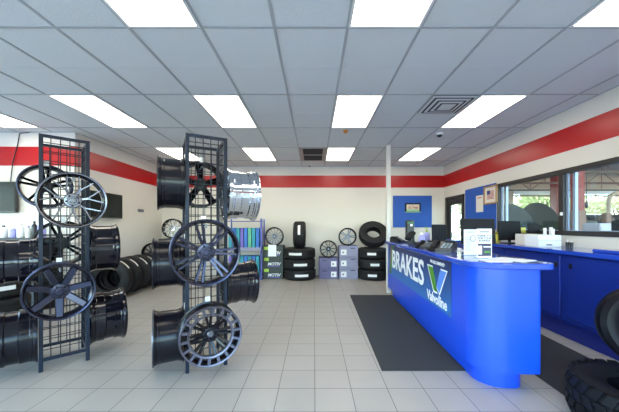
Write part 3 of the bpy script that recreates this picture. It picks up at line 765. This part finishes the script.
put('countertop', band(MB(), [(ol(.006), 1.022), (ol(0), 1.028), (ol(0), 1.066), (ol(.005), 1.072)]), M['bluetop'], t)
CT = 1.0725
def onc(u, v, z=CT): return CM @ Vector((u, v, z))

# banner on the counter face: local frame x to the right when read, z up, on face x=0 of counter
# sign runs from far end (left when read) to near end
BM = CM @ T(-.002, 0, 0) @ Matrix(((0, 1, 0, 0), (-1, 0, 0, 0), (0, 0, 1, 0), (0, 0, 0, 1)))
# BM local x -> counter -y ; local y -> counter +x ; local z up ; front is local -y
BW = 2.76; x1 = -.50; x0 = x1 - BW
t = thing('banner', 'dark blue BRAKES banner fixed along the front of the blue counter', 'sign', mat=BM @ T(0, 0, .47))
def tb_(x, z): return T(x, -.006, z) @ UP
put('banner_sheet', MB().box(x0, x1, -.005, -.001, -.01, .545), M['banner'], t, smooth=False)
link('lettering', text_mesh('lettering', 'BRAKES', .44, M['lettering'], .0008, .010, 1.12), t, mat=tb_(x0 + 1.14, .285))
link('heading_lettering', text_mesh('heading_lettering', 'WE RECOMMEND', .052, M['lettering'], .0008, .001, .95), t, mat=tb_(x1 - .36, .487))
link('brand_lettering', text_mesh('brand_lettering', 'Valvoline', .155, M['lettering'], .0008, .004, 1.0), t, mat=tb_(x1 - .38, .075))
def vee(xc, z0, z1, w, e, y, mats, part):
    h = z1 - z0; s = w * .30
    L = [(xc - w / 2, z1), (xc - w / 2 + s, z1), (xc + s * .16, z0), (xc - s * .5, z0)]
    Rr_ = [(xc + w / 2 - s, z1), (xc + w / 2, z1), (xc + s * .5, z0), (xc + s * .0, z0 + h * .22)]
    for poly, m in ((L, mats[0]), (Rr_, mats[1])):
        g = MB(); vs = [(x, y, z) for x, z in poly] + [(x, y + .0008, z) for x, z in poly]
        g.add(vs, [(0, 1, 2, 3), (7, 6, 5, 4)] + [(i, (i + 1) % 4, 4 + (i + 1) % 4, 4 + i) for i in range(4)])
        put(part, g, M[m], t, smooth=False)
vee(x1 - .37, .145, .44, .58, 0, -.0062, ('lettering', 'lettering'), 'emblem_outline')
vee(x1 - .37, .165, .425, .52, 0, -.0072, ('vgreen', 'vblue'), 'emblem_stroke')
g = MB(); g.add([(x0 + .12, -.0062, .0), (x0 + .22, -.0062, .0), (x0 + .42, -.0062, .545), (x0 + .30, -.0062, .545)], [(0, 1, 2, 3)]); put('green_stripe', g, M['vgreen'], t, smooth=False)
g = MB(); g.add([(x0 + .08, -.0060, .0), (x0 + .12, -.0060, .0), (x0 + .30, -.0060, .545), (x0 + .26, -.0060, .545)], [(0, 1, 2, 3)]); put('orange_stripe', g, M['vred'], t, smooth=False)
for x, z in ((x0 + .03, .51), (x1 - .03, .51), (x1 - .03, .02), (x0 + .03, .02)):
    put('grommet', MB().tube((x, -.008, z), (x, -.004, z), .012, 12), M['silver'], t)

# ------------------------------------------------------------------ things on the counter
def desk_phone(m, label):
    t = thing('desk_phone', label, 'telephone', mat=m)
    g = MB(); g.hexa([(-.10, -.10, 0), (.10, -.10, 0), (.10, -.10, .025), (-.10, -.10, .025)], [(-.10, .10, 0), (.10, .10, 0), (.10, .10, .085), (-.10, .10, .085)])
    put('phone_base', g, M['black'], t, smooth=False)
    g = MB()
    for i in range(4):
        for j in range(3): g.box(-.0 + j * .03, .022 + j * .03, -.07 + i * .03, -.05 + i * .03, .033 + i * .0113, .043 + i * .0113)
    put('keypad', g, M['greyalloy'], t, smooth=False)
    h = MB().bbox(-.095, -.05, -.09, .09, .075, .10, .008, rot(x=.36) @ T(0, 0, -.02)).bbox(-.10, -.045, -.11, -.06, .05, .09, .01, rot(x=.36) @ T(0, 0, -.02)).bbox(-.10, -.045, .06, .11, .05, .09, .01, rot(x=.36) @ T(0, 0, -.02))
    put('handset', h, M['blacksoft'], t)
    put('display', MB().box(-.0, .085, .05, .085, .082, .098), M['screen'], t, smooth=False)
    put('cord', MB().path([(-.10, -.05, .03), (-.14, -.06, .015), (-.15, 0, .008), (-.12, .07, .008)], .005), M['cord'], t)
def rc(u, v, a=0, z=CT): return Matrix.Translation(onc(u, v, z)) @ rot(z=a)
desk_phone(rc(.12, 3.07, R(35)), 'black desk phone at the far end of the blue counter')
desk_phone(rc(.13, 1.60, R(-50)), 'black desk phone beside the sanitizer bottle on the counter')
desk_phone(rc(.15, 1.08, R(-40)) @ Matrix.Scale(1.25, 4), 'black desk phone in the middle of the counter beside the flyers')
# standing handset cradle with green top
t = thing('card_terminal', 'tall black card terminal with a green-white top on the far counter', 'card terminal', mat=rc(.285, 2.86, .3) @ Matrix.Scale(1.5, 4))
put('stand', MB().solid([(.06, 0), (.06, .015), (.02, .02), (.02, .06)], 20), M['black'], t)
put('terminal_body', MB().bbox(-.05, .05, -.03, .03, .06, .27, .012), M['black'], t)
put('green_collar', MB().bbox(-.047, .047, -.031, .031, .225, .25, .004), M['green'], t)
put('logo_sticker', MB().box(-.015, .015, -.034, -.0305, .195, .222), M['white'], t, smooth=False)
t = thing('scanner', 'black handheld scanner leaning on a wedge stand beside the card terminal', 'scanner', mat=rc(.22, 2.45, -.8) @ Matrix.Scale(1.5, 4))
put('stand', MB().bbox(-.05, .05, -.04, .04, 0, .02, .004).bbox(-.012, .012, -.012, .012, .02, .10, .003), M['black'], t)
put('scanner_head', MB().bbox(-.035, .035, -.09, .06, .09, .135, .012, rot(x=.5)), M['blacksoft'], t)
bottle(*onc(.32, 2.10), .045, .24, 'lilac', 'lime2', 'hand sanitizer bottle with a lime pump on the counter', None, True)
bottle(*onc(.19, 1.94), .045, .20, 'lilac', 'whitegloss', 'pale lilac bottle next to the lime pump bottle on the counter')
def monitor(m, w, h, label, stand=.12, tilt=-.1):
    t = thing('monitor', label, 'monitor', mat=m)
    put('monitor_base', MB().bbox(-.11, .11, -.08, .08, 0, .015, .004), M['black'], t)
    put('monitor_neck', MB().bbox(-.025, .025, -.012, .012, .015, stand + .08, .004), M['black'], t)
    hd = put('housing', MB().bbox(-w / 2, w / 2, -.035, -.012, 0, h, .006), M['blacksoft'], t, mat=T(0, 0, stand) @ rot(x=tilt))
    put('screen', MB().box(-w / 2 + .012, w / 2 - .012, -.012, -.0095, .015, h - .012), M['screen'], hd, smooth=False)
    return t
monitor(rc(.45, 1.98, R(12)), .24, .30, 'black monitor seen from behind in the middle of the counter', .02, tilt=-.05)
monitor(rc(.415, .82, R(-4)), .36, .275, 'dark monitor standing behind the two flyers on the counter', .10, tilt=-.12)
for k, (u, v, w_, a) in enumerate(((.228, .60, .134, R(0)), (.219, .33, .140, R(2)))):
    t = thing('sign_holder', ['clear holder with a white diagram flyer, left of the pair on the counter', 'clear holder with the THANK YOU flyer, right of the pair on the counter'][k], 'sign', mat=rc(u, v, a))
    h = .262 if k == 0 else .272
    put('acrylic_base', MB().bbox(-w_ / 2, w_ / 2, -.015, .05, 0, .004, .001), M['paleglass'], t)
    put('flyer', MB().box(-w_ / 2, w_ / 2, -.004, 0, .004, h), M['white'], t, smooth=False)
    if k == 0:
        put('flyer_heading', MB().box(-.05, .05, -.0055, -.0045, h - .03, h - .022), M['greybox'], t, smooth=False)
        g = MB().lathe([(.032, 0), (.026, 0), (.026, .001), (.032, .001)], 24, mat=T(.025, -.0055, .17) @ rot(x=pi / 2))
        for i in range(8): g.box(-.05, .0 - .002 * (i % 3), -.0055, -.0045, .05 + i * .022, .053 + i * .022)
        put('diagram', g, M['greybox'], t, smooth=False)
    else:
        for i, (s, z) in enumerate((('THANK YOU', .207), ('FOR YOUR', .184), ('BUSINESS', .161))):
            link('lettering', text_mesh('lettering', s, .026, M['boxprint'], .0005, .0006), t, mat=T(0, -.0055, z) @ UP)
        put('heading_bar', MB().box(-.045, .045, -.0055, -.0045, .238, .248), M['motiv'], t, smooth=False)
        put('dark_panel', MB().box(-.062, .062, -.0055, -.0045, .02, .135), M['boxprint'], t, smooth=False)
        put('panel_print', MB().box(-.06, -.025, -.0065, -.0057, .035, .115).box(-.01, .06, -.0065, -.0057, .10, .11), M['white'], t, smooth=False)
        put('green_print', MB().box(.0, .05, -.0065, -.0057, .05, .065), M['vgreen'], t, smooth=False)
def paper(m, w, d, label, name='paper', mt='white'):
    o = put(name, MB().box(-w / 2, w / 2, -d / 2, d / 2, 0, .004), M[mt], mat=m, smooth=False); tag(o, label, 'paper')
paper(rc(.40, .22, .5), .22, .28, 'white sheet lying near the rounded corner of the counter')
paper(rc(.20, .13, -.1), .2, .16, 'white leaflet lying on the counter right in front of the flyers')
paper(rc(.34, 1.16, .25), .2, .2, 'white form on the counter left of the flyers')
paper(rc(.42, 1.45, -.3), .2, .22, 'folded white form on the counter behind the middle phone')

# ------------------------------------------------------------------ back counter along the right wall
t = thing('back_counter', 'long blue wall counter with cabinet doors under the windows', 'cabinet', (0, 0, 0))
BY0, BY1 = .9, 6.55
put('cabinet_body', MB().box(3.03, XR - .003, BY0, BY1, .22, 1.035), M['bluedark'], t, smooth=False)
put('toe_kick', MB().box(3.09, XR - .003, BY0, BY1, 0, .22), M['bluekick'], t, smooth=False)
o = put('worktop', MB().bbox(2.93, XR - .003, BY0 - .02, BY1 + .02, 1.035, 1.083, .006), M['bluetop'], t)
for k in range(4):
    y0 = 3.52 + 1.04 * (k - 2); y1 = y0 + .94
    dpos = MB().bbox(3.012, 3.03, y0, y1, .27, 1.01, .004)
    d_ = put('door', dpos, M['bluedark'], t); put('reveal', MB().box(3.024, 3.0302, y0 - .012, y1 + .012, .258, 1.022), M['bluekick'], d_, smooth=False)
    hy = y1 - .05 if k % 2 else y0 + .05
    put('finger_hole', MB().bbox(3.0095, 3.0118, hy - .022, hy + .022, .865, .925, .0005), M['cord'], d_)
BC = 1.0835
o = put('counter_riser', MB().bbox(3.05, 3.50, 2.55, 3.15, 0, .035, .006), M['bluetop'], loc=(0, 0, BC)); tag(o, 'low blue riser block on the wall counter at the right edge', 'riser')
monitor(T(3.24, 4.76, BC) @ rot(z=R(8)), .42, .32, 'dark monitor on the wall counter left of the white boxes', .05, tilt=-.12)
monitor(T(3.47, 4.56, BC) @ rot(z=R(8)), .2, .16, 'small black monitor on the wall counter behind the cream box', .17)
for k, (y, x, w_, lab) in enumerate(((4.35, 3.28, .27, 'left cream box of the pair on the wall counter'), (4.06, 3.24, .32, 'right white box of the pair on the wall counter'))):
    t = thing('white_box', lab, 'box', (x, y, BC))
    put('carton_body', MB().bbox(-w_ / 2, w_ / 2, -.12, .14, 0, .165 - .005 * k, .004), M['picture' if k == 0 else 'white'], t)
    put('printed_mark', MB().box(-.05, .03, -.122, -.1205, .02, .035), M['boxprint'], t, smooth=False)
    put('lid_seam', MB().box(-w_ / 2, w_ / 2, -.1215, -.1202, .085, .088), M['greybox'], t, smooth=False)
t = thing('yellow_bag', 'crumpled yellow-green bag on the wall counter beside the dark monitor', 'bag', (3.18, 5.02, BC))
g = MB()
prof = [(.05, 0), (.075, .03), (.08, .08), (.06, .13), (.03, .16), (.045, .185)]
g.lathe(prof[:], 14, closed=False, rf=lambda i, k, r: r * (1 + .22 * sin(i * 2.3 + k * 1.7)))
g.solid([(.05, 0), (.05, .002)], 14)
put('bag_body', g, M['yellow'], t)
put('tie', MB().lathe([(.034, .155), (.040, .155), (.040, .165), (.034, .165)], 14), M['green'], t)
for k, y in enumerate((3.85, 3.79)):
    o = put('pen_cup', MB().solid([(.018, 0), (.022, .07), (.018, .068)], 14), M['black'], loc=(3.40, y, BC)); tag(o, ['left', 'right'][k] + ' small black cup beside the white box on the wall counter', 'cup', 'small black cups')
    put('pen', MB().tube((.0, 0, .06), (.008, .004, .11), .004), M['whitegloss'], o)
t = thing('photo_stand', 'small yellow picture card on a stand between the two wall counter monitors', 'picture', mat=T(3.50, 4.82, BC) @ rot(z=R(8)))
put('stand', MB().box(-.03, .03, 0, .03, 0, .18), M['black'], t, smooth=False)
put('photo', MB().box(-.06, .06, -.006, 0, .17, .26), M['yellow'], t, smooth=False)
for k, (x, y, h) in enumerate(((3.46, 4.16, .20), (3.50, 4.24, .26), (3.46, 4.30, .23))):
    o = put('rolled_paper', MB().tube((x, y, BC), (x, y, BC + .165 + h * .4), .022, 12), M['white']); tag(o, ['short', 'tall', 'mid-height'][k] + ' white paper roll standing at the window behind the boxes', 'paper roll', 'paper rolls by the window')

# ------------------------------------------------------------------ service bay beyond the windows
GX0, GX1, GY0, GY1 = X2, 24.0, -3.0, 16.0
struct('floor_service_bay', MB().box(GX0, GX1, GY0, GY1, -.1, -.01), M['concrete'])
struct('ceiling_service_bay', MB().box(GX0, GX1 + .3, GY0, GY1 + .4, 4.3, 4.4), M['roofdeck'])
struct('wall_bay_back_left', MB().box(GX0 - .05, GX0, YB + .15, GY1, 0, 4.3), M['cream'])
hd = MB(); hd.box(GX0, GX1, GY1, GY1 + .2, 3.35, 4.3)
struct('wall_bay_header', hd, M['cream'])
struct('trim_4', MB().box(GX0, GX1, GY1 - .06, GY1, 3.12, 3.34), M['lframe'])
struct('trim_5', MB().box(GX0, GX1, GY1 - .2, GY1 - .06, 3.0, 3.08), M['brown'])
grp = 'roof trusses of the service bay'
tn = ['nearest', 'second nearest', 'third nearest', 'farthest']
for k, y in enumerate((7.2, 9.7, 12.2, 14.6)):
    t = thing('roof_truss', 'brown steel roof truss in the service bay, %s one seen through the windows' % tn[k], 'truss', (0, y, 3.15), grp)
    L0, L1 = GX0 + .1, GX1 - .2
    put('bottom_chord', MB().box(L0, L1, -.04, .04, 0, .08), M['truss'], t, smooth=False)
    put('top_chord', MB().box(L0, L1, -.04, .04, .95, 1.03), M['truss'], t, smooth=False)
    g = MB(); x = L0; up = True
    while x < L1 - 1.2: g.tube((x, 0, .05 if up else .97), (x + 1.2, 0, .97 if up else .05), .022, 6); x += 1.2; up = not up
    x = L0 + 1.2
    while x < L1: g.tube((x, 0, .05), (x, 0, .97), .016, 6); x += 1.2
    put('web', g, M['brown'], t)
def post(x, y, w, label, m='redsteel'):
    t = thing('steel_post', label, 'post', (x, y, -.01), 'steel posts of the service bay')
    put('post_shaft', MB().bbox(-w / 2, w / 2, -w / 2, w / 2, .9, 4.3, .01), M[m], t)
    put('post_guard', MB().bbox(-w / 2 - .02, w / 2 + .02, -w / 2 - .02, w / 2 + .02, 0, 1.78, .01), M['brown'], t)
    put('base_plate', MB().box(-w / 2 - .1, w / 2 + .1, -w / 2 - .1, w / 2 + .1, 0, .02), M['truss'], t, smooth=False)
post(6.93, 7.55, .21, 'red steel post just right of the window mullion')
post(10.95, 12.9, .38, 'red steel post seen through the left window')
post(10.28, 15.2, .36, 'pale beige distant post at the bay opening near the left window jamb', 'cream')

def car(x, y, ang, label, hood_up=True, lw=1.82, ll=4.4, hh=1.62, lift=1.0):
    t = thing('car', label, 'car', mat=T(x, y, -.01) @ rot(z=ang))       # front at y=0 facing -Y, body goes +Y
    # side profile lofted across width
    pr = [(.05, .35), (0.0, .55), (.05, .85), (.25, .98), (1.25, 1.08), (1.9, hh - .06), (2.4, hh), (3.4, hh - .03), (4.1, 1.25), (4.35, .95), (4.4, .5), (4.3, .32)]
    sx = [-1, -.93, -.80, .80, .93, 1]; ins = [(.0, .72), (.0, .93), (0, 1), (0, 1), (0, .93), (0, .72)]
    vs = []; g = MB()
    for s, (_, k) in zip(sx, ins):
        for (py, pz) in pr:
            cz = .7; py2 = 2.2 + (py - 2.2) * (.985 if abs(s) > .9 else 1); z = .32 + (pz - .32) * (k if pz > 1 else min(1, k + .18))
            xx = s * lw / 2 * (1 if pz < 1.0 else (.84 if pz > 1.3 else .93))
            vs.append((xx, py2, z))
    m_ = len(pr); fs = [tuple(range(m_)), tuple((len(sx) - 1) * m_ + i for i in reversed(range(m_)))]
    for a in range(len(sx) - 1):
        for i in range(m_): j = (i + 1) % m_; fs.append((a * m_ + i, a * m_ + j, (a + 1) * m_ + j, (a + 1) * m_ + i))
    put('car_body', g.add(vs, fs), M['carpaint'], t)
    put('windshield', MB().hexa([(-.70, 1.27, 1.10), (.70, 1.27, 1.10), (.70, 1.24, 1.12), (-.70, 1.24, 1.12)], [(-.60, 1.84, hh - .09), (.60, 1.84, hh - .09), (.60, 1.80, hh - .06), (-.60, 1.80, hh - .06)]), M['carglass'], t, smooth=False)
    for s in (-1, 1):
        put('side_window', MB().box(s * lw * .435 - .01, s * lw * .435 + .01, 1.9, 3.5, 1.08, hh - .18), M['carglass'], t, smooth=False)
        put('headlight', MB().bbox(s * .65 - .16, s * .65 + .16, -.01, .08, .66, .80, .02), M['whitegloss'], t)
        for y_ in (.85, 3.55):
            mt = T(s * (lw / 2 - .12), y_, .33) @ rot(y=pi / 2)
            wl = link('road_wheel', tyre_mesh(.33, .21, .2), t, mat=mt)
            put('wheel_disc', MB().solid([(.2, -.05), (.2, .05)], 20), M['greyalloy'], wl)
    if hood_up:
        # raised bonnet: arched sheet hinged near the windshield
        n = 14; vs = []; fs = []
        for th in (0, .03):
            for i in range(n + 1):
                u = -1 + 2 * i / n
                for v in (0, 1):
                    zz = (1.10 if v == 0 else 1.02 + lift * math.sqrt(max(0, 1 - (u * .93) ** 2)) ** .9 + .0)
                    yy = 1.15 - (0 if v == 0 else .35 * (zz - 1.02)) + th
                    vs.append((u * .74, yy, zz))
        q = (n + 1) * 2
        for i in range(n):
            a = i * 2; fs += [(a, a + 2, a + 3, a + 1), (q + a, q + a + 1, q + a + 3, q + a + 2), (a + 1, a + 3, q + a + 3, q + a + 1), (a, q + a, q + a + 2, a + 2)]
        fs += [(0, 1, q + 1, q), (2 * n, q + 2 * n, q + 2 * n + 1, 2 * n + 1)]
        put('raised_hood', MB().add(vs, fs), M['carpaint'], t)
        put('engine', MB().bbox(-.55, .55, .25, .95, 1.0, 1.12, .03).bbox(-.3, .25, .3, .8, 1.12, 1.2, .02), M['yellow'], t)
    return t
car(4.95, 7.25, R(-22), 'dark grey car with its hood raised, nearest the left window', lift=.98).scale = (1, .8, 1)
car(7.40, 10.15, R(-72), 'dark grey car with an arched raised hood seen through the left window', True, hh=1.6, lift=1.2).scale = (1, .8, 1)
car(13.4, 11.2, R(3), 'dark grey car with its hood closed at the right edge of the window', False, hh=1.95)
t = thing('tool_cart', 'pale grey tool cart standing in the service bay behind the right window', 'cart', (6.15, 6.25, -.01))
put('cart_body', MB().bbox(-.12, .12, -.2, .2, .12, 1.44, .01), M['cartgrey'], t)
for i in range(4): put('drawer', MB().bbox(-.105, .105, -.212, -.2, .16 + i * .31, .44 + i * .31, .004), M['cartgrey'], t)
for x in (-.08, .08):
    for y in (-.15, .15): put('caster', MB().tube((x - .02, y, .06), (x + .02, y, .06), .06, 16), M['blacksoft'], t)
t = thing('tyre_machine', 'dark brown machine column standing beyond the pale tool cart', 'machine', (8.25, 8.1, -.01))
put('machine_column', MB().bbox(-.08, .08, -.08, .08, 0, 1.75, .02), M['brown'], t)
put('machine_arm', MB().bbox(.08, .2, -.05, .05, 1.52, 1.62, .02), M['truss'], t)
put('machine_base', MB().bbox(-.35, .35, -.3, .3, 0, .5, .03), M['truss'], t)
t = thing('hanging_work_light', 'black cord with a bulb hanging from the bay roof behind the right window', 'work light', (6.55, 6.9, 0))
put('cord', MB().tube((0, 0, 4.3), (0, 0, 1.95), .008), M['cord'], t); put('lamp_holder', MB().solid([(.012, 1.97), (.03, 1.93), (.04, 1.86), (.02, 1.80)], 14), M['black'], t)
t = thing('lift_frame', 'pale rounded steel lift frame at the right edge of the window', 'lift', (0, 11.0, -.01))
pts = [(11.3, 0, 0), (11.3, 0, 2.3)] + [(11.3 + .35 * (1 - cos(a)), 0, 2.3 + .35 * sin(a)) for a in (.4, .8, 1.2, pi / 2)] + [(15.6, 0, 2.65), (15.6, 0, 0)]
put('frame_tube', MB().path(pts, .07, 10), M['cream'], t); put('foot', MB().box(11.1, 11.5, -.2, .2, 0, .02).box(15.4, 15.8, -.2, .2, 0, .02), M['truss'], t, smooth=False)

# ------------------------------------------------------------------ outdoors
struct('ground_outside', MB().box(-40, 60, -40, 70, -.2, -.12), M['asphalt'])
struct('ground_grass', MB().box(-10, 60, 27, 60, -.115, -.08), M['grass'])
def tree(kind):
    rnd = random.Random(kind * 5 + 1); g = MB()
    for c_ in range(11):
        a = rnd.random() * 6.28; rr = rnd.random() * 1.7; cx, cy, cz = rr * cos(a), rr * sin(a), 1.6 + rnd.random() * 3.4
        for i in range(230):
            v = Vector((rnd.gauss(0, 1), rnd.gauss(0, 1), rnd.gauss(0, .8))).normalized() * (1.15 * rnd.random() ** .4) + Vector((cx, cy, cz))
            s = .13 + rnd.random() * .1; d1 = Vector((rnd.gauss(0, 1), rnd.gauss(0, 1), rnd.gauss(0, 1))).normalized(); d2 = d1.orthogonal().normalized()
            g.add([tuple(v - d1 * s), tuple(v + d2 * s * .5), tuple(v + d1 * s), tuple(v - d2 * s * .5)], [(0, 1, 2, 3)])
    fm = g.mesh('foliage', M['leafa' if kind == 0 else 'leafb'], False)
    tm = MB().tube((0, 0, 0), (0, 0, 2.4), .22, 10, .14).tube((0, 0, 2.0), (.9, .3, 3.8), .1, 8, .05).tube((0, 0, 2.0), (-.8, -.3, 3.6), .1, 8, .05).mesh('trunk', M['bark'])
    return fm, tm
kinds = [tree(0), tree(1)]
spots = [(9 + 7.2 * i, 28 + (i % 2)) for i in range(6)] + [(12.6 + 7.2 * i, 34.6 + (i % 2)) for i in range(6)]
for i, (x, y) in enumerate(spots):
    k = i % 2
    t = thing('tree', ['pale green tree beyond the service bay opening', 'yellow-green tree beyond the service bay opening'][k], 'tree', (x, y, -.085), 'pale green trees beyond the bay' if k == 0 else 'yellow-green trees beyond the bay')
    t.rotation_euler.z = i * 1.3; t.scale = (1.15, 1.15, .95 + .1 * (i % 3))
    link('foliage', kinds[k][0], t); link('trunk', kinds[k][1], t)

# ------------------------------------------------------------------ light
wd = bpy.data.worlds.new('sky'); S.world = wd; wd.use_nodes = True
nt = wd.node_tree; bg = nt.nodes['Background']; sk = nt.nodes.new('ShaderNodeTexSky'); sk.sky_type = 'NISHITA'
sk.sun_disc = False; sk.sun_elevation = R(52); sk.sun_rotation = R(200); sk.air_density = 1.0; sk.dust_density = .6
tn_ = nt.nodes.new('ShaderNodeMix'); tn_.data_type = 'RGBA'; tn_.blend_type = 'MULTIPLY'; tn_.inputs[0].default_value = 1
tn_.inputs[7].default_value = (.84, .98, 1.06, 1)
nt.links.new(sk.outputs[0], tn_.inputs[6]); nt.links.new(tn_.outputs[2], bg.inputs[0]); bg.inputs[1].default_value = 1.9
sun = bpy.data.lights.new('sun', 'SUN'); sun.energy = 9; sun.angle = R(1); sun.color = (1, .95, .86)
so = bpy.data.objects.new('sun', sun); C.objects.link(so); so.rotation_euler = (R(36), 0, R(-14))
S.view_settings.view_transform = 'Standard'; S.view_settings.look = 'None'; S.view_settings.gamma = 1
S.view_settings.exposure = 0.22; S.view_settings.use_curve_mapping = False
